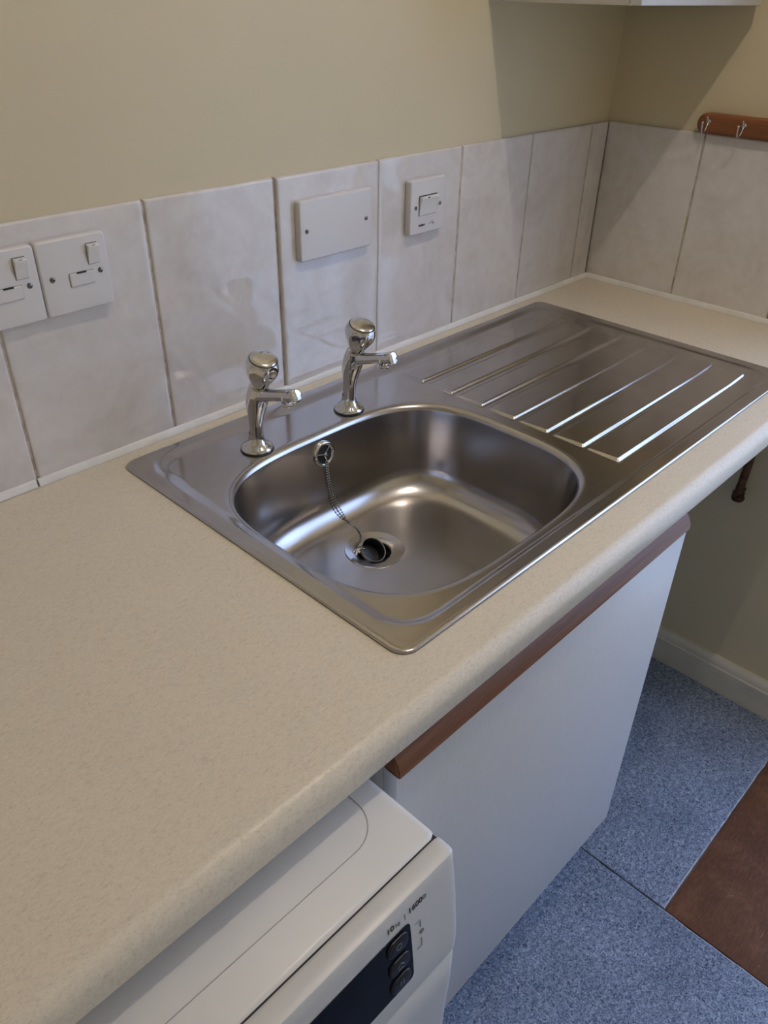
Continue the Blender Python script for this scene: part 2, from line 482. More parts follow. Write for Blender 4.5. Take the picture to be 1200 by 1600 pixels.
# ------------------------------------------------------------------ sink
BX, BY, BA, BB, BN = -.9360, -.3225, .2140, .1820, 3.4       # bowl opening: centre, half sizes, exponent
ZR, ZD = .0036, -.0018                                       # rim and inner deck heights above the worktop
CR = .020
def sd_rr(x, y, x0, x1, y0, y1, r):
    qx = abs(x-(x0+x1)/2) - (x1-x0)/2 + r; qy = abs(y-(y0+y1)/2) - (y1-y0)/2 + r
    return math.hypot(max(qx, 0), max(qy, 0)) + min(max(qx, qy), 0) - r
def sst(a, b, x):
    t = min(1, max(0, (x-a)/(b-a))); return t*t*(3-2*t)
RIBS = [-.1245, -.1860, -.2475, -.3090, -.3685, -.4295, -.4860]
def deck_z(x, y):
    t = -sd_rr(x, y, SX0, SX1, SY0, SY1, CR)          # distance in from the outer edge
    e = .0065
    zr = ZR*math.sqrt(max(0, 1-(1-min(t, e)/e)**2)) + .0013*(1-min(t, e)/e)
    s = -sd_rr(x, y, -1.168, -.2420, -.5275, -.0400, .048)  # distance in from the pressed step
    rear = sst(-.16, -.08, y)*(1-.6*sst(-.75, -.35, x))
    w = .010 + .012*rear + .006*(1-sst(-1.15, -1.1, x))*(1-rear)
    k = sst(0, w, s); kl = min(1, max(0, s/w)); k = .35*k + .65*kl
    z = zr + (ZD-ZR)*k*(1-.55*sst(-.34, -.26, x))
    # drainer ribs: low wedges with a steep front side
    if -.70 < x < -.27:
        for i, ry in enumerate(RIBS):
            d = y-ry                                   # >0 behind the crisp edge
            ex = sst(-.6945, -.6905, x)*(1-sst(-.2830, -.2760, x))
            if -.0046 < d < .048:
                u = sst(-.66, -.40, x)
                if d < 0: q = (d+.0046)/.0046; p = max(0, min(1, q*1.12-.06)) if .06 < q < .94 else (q*q*8 if q <= .06 else 1-(1-q)**2*8)
                else: p = 1-(.45+.50*u)*min(1, d/.044) if d < .044 else (.55-.50*u)*(1-sst(.044, .048, d))
                z += .0040*p*ex
    return W+z
# outer boundary of the left (ring mapped) part
XM = -.712
ygrid = []
y = SY0
step = .0015
N = int(round((SY1-SY0)/step))
ygrid = sorted(set([SY0+.0003, SY0+.0008] + [SY0 + (SY1-SY0)*k/N for k in range(N+1)]))
bmd = bmesh.new()
outer = []
for yy in ygrid: outer.append((XM, yy))                       # going up (towards the wall)
nx = 300
for k in range(1, nx): outer.append((XM + (SX0+CR-XM)*k/nx, SY1))
for k in range(13):
    a = PI/2 + k/12*PI/2; outer.append((SX0+CR+CR*math.cos(a), SY1-CR+CR*math.sin(a)))
ny = 300
for k in range(1, ny): outer.append((SX0, SY1-CR + (SY0+CR-(SY1-CR))*k/ny))
for k in range(13):
    a = PI + k/12*PI/2; outer.append((SX0+CR+CR*math.cos(a), SY0+CR+CR*math.sin(a)))
for k in range(1, nx): outer.append((SX0+CR + (XM-SX0-CR)*k/nx, SY0))
LIP = .0075
def sup(th_dir, a, b, n=BN):
    dx, dy = th_dir
    s = (abs(dx/a)**n + abs(dy/b)**n)**(-1/n)
    return dx*s, dy*s
dirs = []
for (x, y) in outer:
    d = Vector((x-BX, y-BY)); d.normalize(); dirs.append((d.x, d.y))
ring_v = []
MR = 64
inner = [sup(d, BA+LIP, BB+LIP) for d in dirs]
for j in range(MR+1):
    t = j/MR
    row = []
    for (ox, oy), (ix, iy) in zip(outer, inner):
        L = math.hypot(ox-(BX+ix), oy-(BY+iy))
        # put the last samples inside the rolled edge
        tt = t
        if j > MR-8:
            base = 1-(.0072/max(L, .0073)); tt = base + (1-base)*math.sin((j-(MR-8))/8*PI/2)
        else:
            base = 1-(.0072/max(L, .0073)); tt = base*j/(MR-8)
        x = ox*tt + (BX+ix)*(1-tt); y = oy*tt + (BY+iy)*(1-tt)
        z = deck_z(x, y)
        if j == 0: z -= .0002
        row.append(bmd.verts.new((x, y, z)))
    ring_v.append(row)
n = len(outer)
for a, b in zip(ring_v, ring_v[1:]):
    for i in range(n):
        j = (i+1) % n; bmd.faces.new((a[i], a[j], b[j], b[i]))
# right part: regular grid
NXG = 330
def xend(y):
    d = min(y-SY0, SY1-y)
    return SX1 if d >= CR else SX1-CR+math.sqrt(max(0, CR*CR-(CR-d)**2))
G = []
for yy in ygrid:
    xe = xend(yy); row = []
    for k in range(NXG+1):
        t = k/NXG
        if k > NXG-8: tb = 1-.0072/(xe-XM); t = tb+(1-tb)*math.sin((k-(NXG-8))/8*PI/2)
        else: tb = 1-.0072/(xe-XM); t = tb*k/(NXG-8)
        x = XM+(xe-XM)*t
        row.append(bmd.verts.new((x, yy, deck_z(x, yy))))
    G.append(row)
for a, b in zip(G, G[1:]):
    for k in range(NXG): bmd.faces.new((a[k], a[k+1], b[k+1], b[k]))
bmesh.ops.remove_doubles(bmd, verts=bmd.verts, dist=.00002)
bmesh.ops.recalc_face_normals(bmd, faces=bmd.faces)
if sum(f.normal.z for f in bmd.faces) < 0: bmesh.ops.reverse_faces(bmd, faces=bmd.faces)

sink = thing('sink', 'stainless steel inset sink with ribbed drainer let into the worktop', 'sink', (BX, BY, W))
def raw(name, bm, m, parent, angle=180):
    org = ORIG[parent.name]; bmesh.ops.translate(bm, verts=bm.verts, vec=-org)
    me = bpy.data.meshes.new(name); bm.to_mesh(me); bm.free()
    me.polygons.foreach_set('use_smooth', [True]*len(me.polygons))
    o = bpy.data.objects.new(name, me); COL.objects.link(o); me.materials.append(m)
    o.parent = parent; ORIG[o.name] = org; return o
raw('drainer_deck', bmd, steel, sink)
bm = bmesh.new()
pr = rrect((SX0+SX1)/2, (SY0+SY1)/2, (SX1-SX0)/2-.0006, (SY1-SY0)/2-.0006, CR, 8)
tube(bm, [(x, y, W+.0008) for x, y in pr] + [(pr[0][0], pr[0][1], W+.0008)], .0007, 6)
obj('rim_gap_shade', bm, dark, sink)  # black loop drawn as the dark shade line in the gap under the rim
# bowl
NB = 240
DCX, DCY, DR = -.9350, -.2570, .0440
prof = [(-LIP, ZD-.0002)]
for k in range(1, 11):
    a_ = k/10*math.radians(84); prof.append((-LIP + .0105*math.sin(a_), ZD-.0002-.0105*(1-math.cos(a_))))
px_, pz_ = prof[-1]
for k in range(1, 9): prof.append((px_+.0105*k/8, pz_ + (ZD-.0990-pz_)*k/8))
rf = .046; x0_, z0_ = prof[-1]
for k in range(1, 13):
    a = k/12*PI/2
    prof.append((x0_ + rf*(1-math.cos(a))*.95, z0_ - rf*math.sin(a)))
ZB = prof[-1][1]
bmb = bmesh.new(); rings = []
for d_, z_ in prof:
    ring = []
    nn = BN - .5*min(1, max(0, (d_-.003)/.05))
    for k in range(NB):
        a = k*2*PI/NB
        x, y = sup((math.cos(a), math.sin(a)), BA-d_, BB-d_, nn)
        ring.append((BX+x, BY+y, W+z_))
    rings.append(ring)
last = rings[-1]
for j in range(1, 15):
    t = j/14; ring = []
    for k in range(NB):
        a = k*2*PI/NB; cx, cy = DCX+DR*math.cos(a), DCY+DR*math.sin(a)
        lx, ly, lz = last[k]
        ring.append((lx+(cx-lx)*t, ly+(cy-ly)*t, lz - .0025*t))
    rings.append(ring)
loft(bmb, rings, cap0=False, cap1=False)
bmesh.ops.recalc_face_normals(bmb, faces=bmb.faces)
bmb.faces.ensure_lookup_table()
if bmb.faces[-1].normal.z < 0: bmesh.ops.reverse_faces(bmb, faces=bmb.faces)
raw('bowl', bmb, steel_in, sink)
ZF = W+ZB-.0025
# waste fitting
bm = bmesh.new()
lathe(bm, [(.0445, -.002), (.0442, .0002), (.0435, .0010), (.0420, .0006), (.034, -.0012), (.0262, -.0030), (.0245, -.0042), (.0236, -.0075), (.0232, -.030)],
      (DCX, DCY, ZF+.0006), n=64, cap0=False, cap1=False)
waste = obj('drain_flange', bm, steel_in, sink, angle=60)
bm = bmesh.new(); lathe(bm, [(.0001, -.0285), (.0232, -.0285)], (DCX, DCY, ZF+.0006), n=32, cap0=False, cap1=False)
for k in range(3):
    a = k*PI/3+.3
    tube(bm, [(DCX+.023*math.cos(a), DCY+.023*math.sin(a), ZF-.026), (DCX-.023*math.cos(a), DCY-.023*math.sin(a), ZF-.026)], .0015, 8)
obj('drain_hole', bm, dark, sink)
# overflow rosette on the rear wall of the bowl
OX, OZ = -.9320, -.0340
OY = -.1478
dn = Vector((0, -1, .13)).normalized()
bm = bmesh.new()
lathe(bm, [(.0200, -.004), (.0200, .0005), (.0192, .0024), (.0172, .0034), (.0150, .0028), (.0136, .0014), (.0134, -.003)], (OX, OY, W+OZ), dn, 40, cap0=False, cap1=False)
ovf = obj('overflow_ring', bm, chrome, sink, angle=50)
bm = bmesh.new(); lathe(bm, [(.0001, .0004), (.0138, .0004)], (OX, OY, W+OZ), dn, 32, cap0=False, cap1=False)
obj('overflow_hole', bm, dark, sink)
bm = bmesh.new()
Xd, Yd, Dd = frame_of(dn); Oo = Vector((OX, OY, W+OZ))
for k in range(3):
    a = PI/2 + k*2*PI/3 + .25
    dv = Xd*math.cos(a) + Yd*math.sin(a)
    tube(bm, [Oo+Dd*.0015, Oo+Dd*.0024+dv*.0145], .0012, 8)
lathe(bm, [(.0001, .0062), (.0022, .0058), (.0034, .0042), (.0036, .0028), (.0030, .0005)], Oo, dn, 16, cap0=False)
obj('overflow_spokes', bm, chrome, sink)

# ------------------------------------------------------------------ plug and chain
plug = thing('sink_plug', 'black cup plug tipped over in the drain, tied by a beaded chain', 'plug', (DCX, DCY, ZF))
pd = Vector((.02, -.58, .80)).normalized()
pc = Vector((-.9390, -.2590, W-.1460)) - pd*.0122
bm = bmesh.new()
lathe(bm, [(.0001, -.0085), (.0155, -.0085), (.0175, -.0070), (.0185, .0085), (.0196, .0100), (.0196, .0118), (.0186, .0122), (.0176, .0112), (.0166, -.0030), (.0165, -.0050), (.0001, -.0055)], pc, pd, 48, cap0=False, cap1=False)
obj('stopper', bm, rubber, plug, angle=50)
bm = bmesh.new()
lathe(bm, [(.0189, .0062), (.0200, .0085), (.0203, .0112), (.0195, .0128), (.0184, .0122), (.0181, .0105)], pc, pd, 48, cap0=False, cap1=False)
obj('rim_band', bm, plastic('grey_rim', (.30, .31, .31), .3), plug, angle=60)
# knot of shackle and beads by the plug
bm = bmesh.new()
kx, ky, kz = DCX-.0285, DCY+.0085, ZF+.0045
for i, (a, b, c) in enumerate([(0, 0, 0), (.0035, -.002, .001), (-.003, -.0025, .0005), (.001, .0038, .0015), (.0015, .0005, .0042), (-.0035, .002, .0025), (.006, .001, .003)]):
    s = bmesh.new(); bmesh.ops.create_icosphere(s, subdivisions=2, radius=.0023); add(bm, s, Matrix.Translation((kx+a, ky+b, kz+c)))
tube(bm, smooth_path([(kx, ky, kz+.002), (kx+.006, ky-.003, kz+.006), (kx+.011, ky-.004, kz+.004)]), .0011, 8)
obj('shackle', bm, chrome, plug)
def P3(*a): return Vector((a[0], a[1], W+a[2]))
strands = [
    [P3(-.9305, -.1530, -.0440), P3(-.9285, -.1530, -.0680), P3(-.9262, -.1545, -.0900), P3(-.9235, -.1580, -.1080), P3(-.9200, -.1655, -.1240), P3(-.9185, -.1735, -.1350), P3(-.9182, -.1815, -.1420), P3(-.9180, -.1930, -.1462), P3(-.9190, -.2065, -.1462), P3(-.9255, -.2190, -.1440), P3(-.9335, -.2290, -.1400), P3(-.9440, -.2380, -.1400)],
    [P3(-.9335, -.1530, -.0440), P3(-.9318, -.1530, -.0680), P3(-.9298, -.1545, -.0900), P3(-.9278, -.1580, -.1080), P3(-.9252, -.1655, -.1242), P3(-.9222, -.1735, -.1352), P3(-.9184, -.1818, -.1424), P3(-.9166, -.1930, -.1464), P3(-.9178, -.2070, -.1464), P3(-.9240, -.2195, -.1444), P3(-.9320, -.2290, -.1404), P3(-.9440, -.2388, -.1404)]]
bm = bmesh.new()
for st in strands:
    path = smooth_path(st, 14)
    L = 0; pitch = .0044; nxt = 0
    tube(bm, path[::3], .0004, 6)
    for a, b in zip(path, path[1:]):
        seg = (b-a).length
        while nxt <= L+seg:
            p = a.lerp(b, (nxt-L)/max(seg, 1e-9))
            s = bmesh.new(); bmesh.ops.create_icosphere(s, subdivisions=2, radius=.00145); add(bm, s, Matrix.Translation(p)); nxt += pitch
        L += seg
obj('bead_chain', bm, chain_m, plug, angle=80)

# ------------------------------------------------------------------ taps
def make_tap(x, label):
    z0 = W+ZD
    y0 = -.1145
    t = thing('pillar_tap', label, 'tap', (x, y0, z0), 'chrome taps behind the bowl')
    def Q(y, z): return Vector((x, y, W+z))
    # base flange
    bm = bmesh.new()
    lathe(bm, [(.0218, 0), (.0226, .0012), (.0222, .0032), (.0190, .0060), (.0145, .0088), (.0118, .0135), (.0104, .0190), (.0098, .0250)], (x, y0, z0+.0012), n=48, cap1=False)
    obj('base_flange', bm, chrome, t, angle=60)
    bm = bmesh.new(); lathe(bm, [(.0232, 0), (.0234, .0008), (.0226, .0014)], (x, y0, z0), n=48)
    obj('washer_seal', bm, rubber, t)
    # body with spout
    bm = bmesh.new()
    p = smooth_path([Q(-.1150, .010), Q(-.1158, .030), Q(-.1175, .050), Q(-.1205, .067), Q(-.1245, .080), Q(-.1275, .090), Q(-.1300, .0985)], 5)
    rr = []
    for i, q in enumerate(p):
        z = q.z-W
        rr.append(.0096 + .0056*sst(.035, .078, z) - .0018*sst(.084, .0985, z))
    tube(bm, p, rr, 24)
    sp = smooth_path([Q(-.1160, .058), Q(-.1200, .073), Q(-.1300, .0845), Q(-.1450, .0905), Q(-.1620, .0960), Q(-.1800, .1020), Q(-.1900, .1050), Q(-.1990, .1075)], 5)
    rs = []
    for i, q in enumerate(sp):
        k = i/(len(sp)-1); rs.append(.0118 - .0038*sst(.05, .60, k) + .0010*sst(.75, .97, k))
    tube(bm, sp, rs, 24)
    tube(bm, [Q(-.1885, .1060), Q(-.1880, .0980), Q(-.1876, .0935)], [.0084, .0084, .0076], 24)
    body = obj('body', bm, chrome, t)
    m = body.modifiers.new('r', 'REMESH'); m.mode = 'VOXEL'; m.voxel_size = .0010; m.use_smooth_shade = True
    m = body.modifiers.new('s', 'SMOOTH'); m.iterations = 9; m.factor = .5
    # aerator ring and tip
    bm = bmesh.new(); lathe(bm, [(.0070, 0), (.0076, .0008), (.0076, .0040), (.0068, .0050)], Q(-.1876, .0902), (0, 0, 1), 32)
    obj('nozzle', bm, chrome, t)
    bm = bmesh.new()
    d = Vector((0, -.94, .33)).normalized()
    lathe(bm, [(.0086, 0), (.0091, .0008), (.0092, .0085), (.0088, .0100), (.0076, .0107), (.0001, .0108)], Q(-.1960, .1065), d, 32, cap0=True, cap1=False)
    obj('spout_tip', bm, chrome, t, angle=50)
    # head
    ax = Vector((0, -.30, .95)).normalized()
    o0 = Q(-.1300, .0985)
    bm = bmesh.new()
    lathe(bm, [(.0112, -.004), (.0112, .0008), (.0090, .0020), (.0090, .0055)], o0, ax, 32)
    obj('gland', bm, chrome, t)
    bm = bmesh.new()
    prof = [(.0105, .0045), (.0128, .0062), (.0158, .0120), (.0200, .0200), (.0222, .0270), (.0226, .0330), (.0216, .0385), (.0200, .0425), (.0192, .0436), (.0001, .0436)]
    amp = [.0, .03, .07, .10, .10, .08, .05, .02, 0, 0]
    lathe(bm, prof, o0, ax, 96, lobes=6, lobe_amp=amp, cap1=False)
    hd = obj('tap_head', bm, chrome, t, angle=45)
    bm = bmesh.new(); lathe(bm, [(.0187, .0434), (.0187, .0443), (.0180, .0443), (.0180, .0434)], o0, ax, 48, cap0=False, cap1=False)
    obj('cap_ring', bm, rubber, hd)
    bm = bmesh.new(); lathe(bm, [(.0180, .0432), (.0178, .0452), (.0170, .0460), (.0120, .0472), (.0001, .0476)], o0, ax, 48, cap1=False)
    obj('cap_disc', bm, chrome, hd, angle=50)
    return t
make_tap(-1.0265, 'chrome pillar tap nearer the fused sockets, left of the two on the sink')
make_tap(-.8495, 'chrome pillar tap further right, below the small rocker switch')

# ------------------------------------------------------------------ electrical plates on the back wall
def plate_bm(cx, cz, w, h, th=.0110, y=-.0012, r=.004):
    bm = bmesh.new(); rings = []
    for ins, d in ((0, 0), (0, .70), (.0003, .84), (.0010, .95), (.0018, .99), (.0026, 1.0)):
        rr = max(.001, r-ins*.4)
        rings.append([(px, y-th*d, pz) for px, pz in rrect(cx, cz, w/2-ins, h/2-ins, rr, 5)])
    loft(bm, rings); return bm
def screw(parent, x, z, y, ang=.6, r=.0033):
    bm = bmesh.new()
    lathe(bm, [(r, -.0005), (r, .0004), (r*.8, .0009), (.0001, .0010)], (x, y, z), (0, -1, 0), 20, cap0=False, cap1=False)
    s = obj('screw', bm, screw_m, parent)
    bm = bmesh.new(); tb = bmesh.new(); 
    vs = []
    box(tb, -r*.85, r*.85, -.0003, .0003, -.00045, .00045)
    add(bm, tb, Matrix.Translation((x, y-.0010, z)) @ Matrix.Rotation(ang, 4, 'Y'))
    obj('slot', bm, dark, s, smooth=False)
PY = -.0012-.0110
def spur(cx, cz, label):
    t = thing('fused_spur_switch', label, 'wall switch', (cx, -.0012, cz), 'fused switches side by side on the tiles')
    obj('faceplate', plate_bm(cx, cz, .086, .086), plate_m, t, angle=60)
    screw(t, cx-.03015, cz, PY, .3); screw(t, cx+.03015, cz, PY, 1.0)
    # rocker on the right
    bm = bmesh.new()
    rx, rz, rw, rh = cx+.0240, cz+.0205, .0135, .0230
    prof = [(PY+.001, rz+rh/2), (PY-.0062, rz+rh/2-.0006), (PY-.0070, rz+rh/2-.0016), (PY-.0030, rz), (PY-.0010, rz-rh/2), (PY+.001, rz-rh/2)]
    prism_x(bm, prof, rx-rw/2, rx+rw/2)
    bmesh.ops.bevel(bm, geom=list(bm.edges), offset=.0004, segments=1, affect='EDGES')
    rk = obj('rocker', bm, rocker_m, t)
    bm = bmesh.new(); box(bm, rx-rw/2-.0009, rx+rw/2+.0004, PY-.0002, PY+.0004, rz-rh/2-.0005, rz+rh/2+.0012)
    obj('rocker_gap', bm, mat('grey_gap', (.25, .23, .22), .7), t, smooth=False)
    bm = bmesh.new(); box(bm, rx-.002, rx+.002, PY-.0068, PY-.0064, rz+rh/2-.0012, rz+rh/2-.0004)
    obj('rocker_mark', bm, ink_grey, rk, smooth=False)
    # fuse carrier
    bm = bmesh.new()
    fx, fz, fwid, fh = cx+.0055, cz-.0050, .0300, .0150
    rings = []
    for ins, d in ((0, -.0005), (0, .0012), (.0008, .0018)):
        rings.append([(px, PY-d, pz) for px, pz in rrect(fx, fz, fwid/2-ins, fh/2-ins, .0015, 3)])
    loft(bm, rings); fc = obj('fuse_carrier', bm, plate_m, t, angle=30)
    bm = bmesh.new(); box(bm, fx-.0060, fx+.0060, PY-.0021, PY-.0004, fz+fh/2-.0012, fz+fh/2+.0005)
    obj('fuse_slot', bm, dark, fc, smooth=False)
    bm = bmesh.new(); box(bm, fx-fwid/2-.0005, fx+fwid/2+.0005, PY-.0002, PY+.0004, fz-fh/2-.0005, fz+fh/2+.0005)
    obj('carrier_gap', bm, bpy.data.materials['grey_gap'], t, smooth=False)
UX, UZ = -1.1890, W+.2524
spur(UX, UZ, 'square white fused switch at the right end, complete with both screws')
spur(UX-.0872, UZ-.0005, 'square white fused switch cut off by the left picture edge')
# blank plate
bxc, bzc = -.7745, W+.2420
t = thing('blank_plate', 'wide plain white blanking plate on the raised tile above the taps', 'cover plate', (bxc, -.0024, bzc))
obj('faceplate', plate_bm(bxc, bzc, .146, .086, .0105, -.0036), plate_m, t, angle=60)
screw(t, bxc-.0603, bzc, -.0141, 1.2); screw(t, bxc+.0603, bzc, -.0141, .4)
# isolator switch
qx, qz = -.5687, W+.2387
t = thing('isolator_switch', 'small square white switch with one wide rocker, above the drainer', 'wall switch', (qx, -.0012, qz))
obj('faceplate', plate_bm(qx, qz, .086, .086, .0115), plate_m, t, angle=60)
py = -.0127
screw(t, qx-.0300, qz, py, 1.3); screw(t, qx+.0300, qz, py, .2)
rw, rh, rz = .0430, .0300, qz+.0015
bm = bmesh.new()
prof = [(py+.001, rz+rh/2), (py-.0062, rz+rh/2-.0010), (py-.0070, rz+rh/2-.0024), (py-.0030, rz+.002), (py-.0008, rz-rh/2), (py+.001, rz-rh/2)]
prism_x(bm, prof, qx-rw/2, qx+rw/2); bmesh.ops.bevel(bm, geom=list(bm.edges), offset=.0005, segments=2, affect='EDGES')
rk = obj('rocker', bm, rocker_m, t)
bm = bmesh.new(); box(bm, qx-rw/2-.0012, qx+rw/2+.0006, py-.0002, py+.0004, rz-rh/2-.0005, rz+rh/2+.0014)
obj('rocker_gap', bm, dark, t, smooth=False)
bm = bmesh.new(); box(bm, qx-.0075, qx-.0035, py-.0075, py-.0058, rz+rh/2-.0022, rz+rh/2-.0008, .0004)
obj('indicator', bm, dark, rk)
bm = bmesh.new()
RX = Matrix.Rotation(PI/2, 4, 'X')
text_mesh(bm, 'Isolator', .0058, Matrix.Translation((qx-.0215, py-.0001, qz-.0305)) @ RX, bold=.00025, spacing=.9)
tube(bm, [(qx+.0035, py-.0002, qz-.0290), (qx+.0085, py-.0002, qz-.0290), (qx+.0130, py-.0002, qz-.0255)], .00035, 6)
tube(bm, [(qx+.0135, py-.0002, qz-.0290), (qx+.0180, py-.0002, qz-.0290)], .0004, 6)
tube(bm, [(qx+.0135, py-.0002, qz-.0265), (qx+.0135, py-.0002, qz-.0315)], .0004, 6)
obj('printed_marking', bm, ink, t, smooth=False)

# ------------------------------------------------------------------ hook rail on the right wall
ry0, ry1, rzc, rhh = -.1900, -.5300, W+.3365, .0172
t = thing('hook_rail', 'orange-brown wooden rail of small metal hooks above the end tiles', 'hook rail', (0, ry0, rzc))
bm = bmesh.new()
L = ry0-ry1; rings = []
for ins, x in ((0, .0069), (0, -.009), (.0008, -.0120), (.0026, -.0140), (.006, -.0148)):
    rings.append([(x, py_, pz) for py_, pz in rrect((ry0+ry1)/2, rzc, L/2-ins, rhh-ins, max(.002, .0160-ins), 8)])
loft(bm, rings); obj('board', bm, rail_wood, t, angle=50)
for k in range(5):
    hy = -.2135 - .0675*k; hz = rzc+.001
    bm = bmesh.new()
    lathe(bm, [(.0042, 0), (.0042, .0012), (.0025, .0018), (.0001, .0020)], (-.0148, hy, hz+.003), (-1, 0, 0), 16, cap0=False, cap1=False)
    tube(bm, smooth_path([(-.0150, hy, hz+.002), (-.0190, hy, hz-.003), (-.0230, hy, hz-.0105), (-.0290, hy, hz-.0150), (-.0365, hy, hz-.0125), (-.0395, hy, hz-.004), (-.0400, hy, hz+.002)]), [.0015]*37, 10)
    s = bmesh.new(); bmesh.ops.create_icosphere(s, subdivisions=2, radius=.0026); add(bm, s, Matrix.Translation((-.0400, hy, hz+.003)))
    tube(bm, smooth_path([(-.0150, hy, hz+.004), (-.0205, hy, hz+.0050), (-.0235, hy-.0005, hz+.0090)]), .0014, 10)
    s = bmesh.new(); bmesh.ops.create_icosphere(s, subdivisions=2, radius=.0021); add(bm, s, Matrix.Translation((-.0237, hy, hz+.0098)))
    obj('hook', bm, chrome, t)

# ------------------------------------------------------------------ wall cabinet in the corner
cx0, cx1, cyf, cz0, cz1 = -.4227, -.0185, -.2600, W+.5230, W+1.243
t = thing('wall_cabinet', 'white wall cupboard high in the corner above the drainer', 'cupboard', (cx0, -.13, cz0))
bm = bmesh.new()
yb = .0068; yd = cyf+.0195
box(bm, cx0, cx0+.016, yd, yb, cz0, cz1, .0006); box(bm, cx1-.016, cx1, yd, yb, cz0, cz1, .0006)
box(bm, cx0+.016, cx1-.016, yd, yb, cz0+.003, cz0+.019); box(bm, cx0+.016, cx1-.016, yd, yb, cz1-.016, cz1)
box(bm, cx0+.016, cx1-.016, yb-.006, yb, cz0+.019, cz1-.016); box(bm, cx0+.016, cx1-.016, yd+.02, yb-.006, cz0+.35, cz0+.366)
obj('carcass', bm, carc_m, t, angle=30)
bm = bmesh.new(); box(bm, cx0, cx1, cyf, cyf+.0185, cz0+.0002, cz1, .0012)
obj('door', bm, white_lam, t, angle=30)

# ------------------------------------------------------------------ sink base unit
ux0, ux1, dyf = -1.2400, -.6440, -.5880
t = thing('sink_cabinet', 'white sink cupboard below the worktop with a reddish wooden top strip', 'cupboard', ((ux0+ux1)/2, -.30, 0))
bm = bmesh.new(); z1 = W-.0385; ycf = dyf+.0185
box(bm, ux0+.001, ux0+.016, ycf, -.010, .150, z1, .0005); box(bm, ux1-.016, ux1-.001, ycf, -.010, .150, z1, .0005)
box(bm, ux0+.016, ux1-.016, ycf, -.010, .150, .166); box(bm, ux0+.016, ux1-.016, -.016, -.010, .166, z1-.10)
box(bm, ux0+.001, ux1-.001, ycf+.040, ycf+.055, 0.001, .150)
obj('carcass', bm, carc_m, t, angle=30)
dz0, dzt = W-.7440, W-.0886
bm = bmesh.new(); box(bm, ux0, ux1, dyf, dyf+.0175, dz0, dzt+.004, .0008)
dr = obj('door', bm, white_lam, t, angle=30)
bm = bmesh.new()
prof = [(dyf+.0175, dzt+.0005), (dyf-.0025, dzt), (dyf-.0035, dzt+.0012), (dyf-.0030, dzt+.009), (dyf+.0005, dzt+.0175), (dyf+.0060, dzt+.0245), (dyf+.0120, dzt+.0278), (dyf+.0175, dzt+.0285)]
prism_x(bm, prof, ux0, ux1+.0005)
bmesh.ops.bevel(bm, geom=[e for e in bm.edges if abs(e.verts[0].co.x-e.verts[1].co.x) < .001], offset=.0012, segments=2, affect='EDGES')
obj('handle_strip', bm, oak_strip, dr, angle=30)['label'] = 'reddish brown wooden pull strip'

# ------------------------------------------------------------------ washing machine
mx0, mx1, zt = -1.868, -1.2715, W-.0600
t = thing('washing_machine', 'white washing machine under the worktop with dark display panel', 'washing machine', ((mx0+mx1)/2, -.36, 0))
yr = -.060
fas_b = W-.1980
bm = bmesh.new(); box(bm, mx0+.002, mx1-.002, -.660, yr, .0275, zt-.030, .004)
for x in (mx0+.05, mx1-.05):
    for y in (yr-.06, -.60): lathe(bm, [(.018, 0), (.018, .014)], (x, y, .0146), n=16)
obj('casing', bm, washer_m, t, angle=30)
# lid with shallow panel groove
bm = bmesh.new()
prof = [(-.6625, zt-.028), (-.6640, zt-.026), (-.6645, zt-.0022), (-.6630, zt-.0008), (-.6600, zt), (yr, zt), (yr, zt-.028)]
def lid_ring(x, ins): return [(x, y + (ins if y < -.6 else 0), z - ins*.9 if z > zt-.01 else z) for y, z in prof]
rings = []
for x, ins in ((mx0, .006), (mx0+.0012, .003), (mx0+.004, .0010), (mx0+.008, 0), (mx1-.008, 0), (mx1-.004, .0010), (mx1-.0012, .003), (mx1, .006)):
    rings.append(lid_ring(x, ins))
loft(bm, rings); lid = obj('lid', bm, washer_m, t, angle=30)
bm = bmesh.new(); pts = []
pr = rrect((mx0+mx1)/2, -.340, (mx1-mx0)/2-.029, .288, .034, 10)
tube(bm, [(x, y, zt+.00005) for x, y in pr] + [(pr[0][0], pr[0][1], zt+.00005)], .00045, 6)
obj('panel_groove', bm, mat('groove_grey', (.42, .40, .37), .6), lid)
bm = bmesh.new(); box(bm, mx0+.003, mx1-.003, -.6672, -.6615, zt-.05, zt-.0022)
obj('lid_seam', bm, dark, t, smooth=False)
# control fascia (bulging front)
fprof = [(-.6660, -.0640), (-.6664, -.0616), (-.6680, -.0604), (-.6700, -.0600), (-.6835, -.0602), (-.6858, -.0610), (-.6868, -.0628),
         (-.6885, -.0750), (-.6910, -.0900), (-.6950, -.1200), (-.6988, -.1560), (-.7005, -.1760), (-.7000, -.1960), (-.6980, -.1975), (-.6660, -.1975)]
def fy(z):      # front surface y at relative height z
    P = [(-.0628, -.6868), (-.0750, -.6885), (-.0900, -.6910), (-.1200, -.6950), (-.1560, -.6988), (-.1760, -.7005), (-.1960, -.7000)]
    for (za, ya), (zb_, yb_) in zip(P, P[1:]):
        if zb_ <= z <= za: return ya+(yb_-ya)*(za-z)/(za-zb_)
    return -.6868
bm = bmesh.new(); rings = []
for dx, ins in ((0, .0075), (.0010, .0040), (.0035, .0015), (.0075, .0003), (.012, 0)):
    rings.append((mx0+dx, ins))
rings = rings + [(mx1-dx, ins) for dx, ins in ((.012, 0), (.0075, .0003), (.0035, .0015), (.0010, .0040), (0, .0075))]
RR = []
for x, ins in rings:
    RR.append([(x, y + (ins if y < -.68 else 0), W+z - (ins*.6 if z > -.07 else 0)) for y, z in fprof])
loft(bm, RR); fas = obj('control_panel', bm, washer_front_m, t, angle=35)
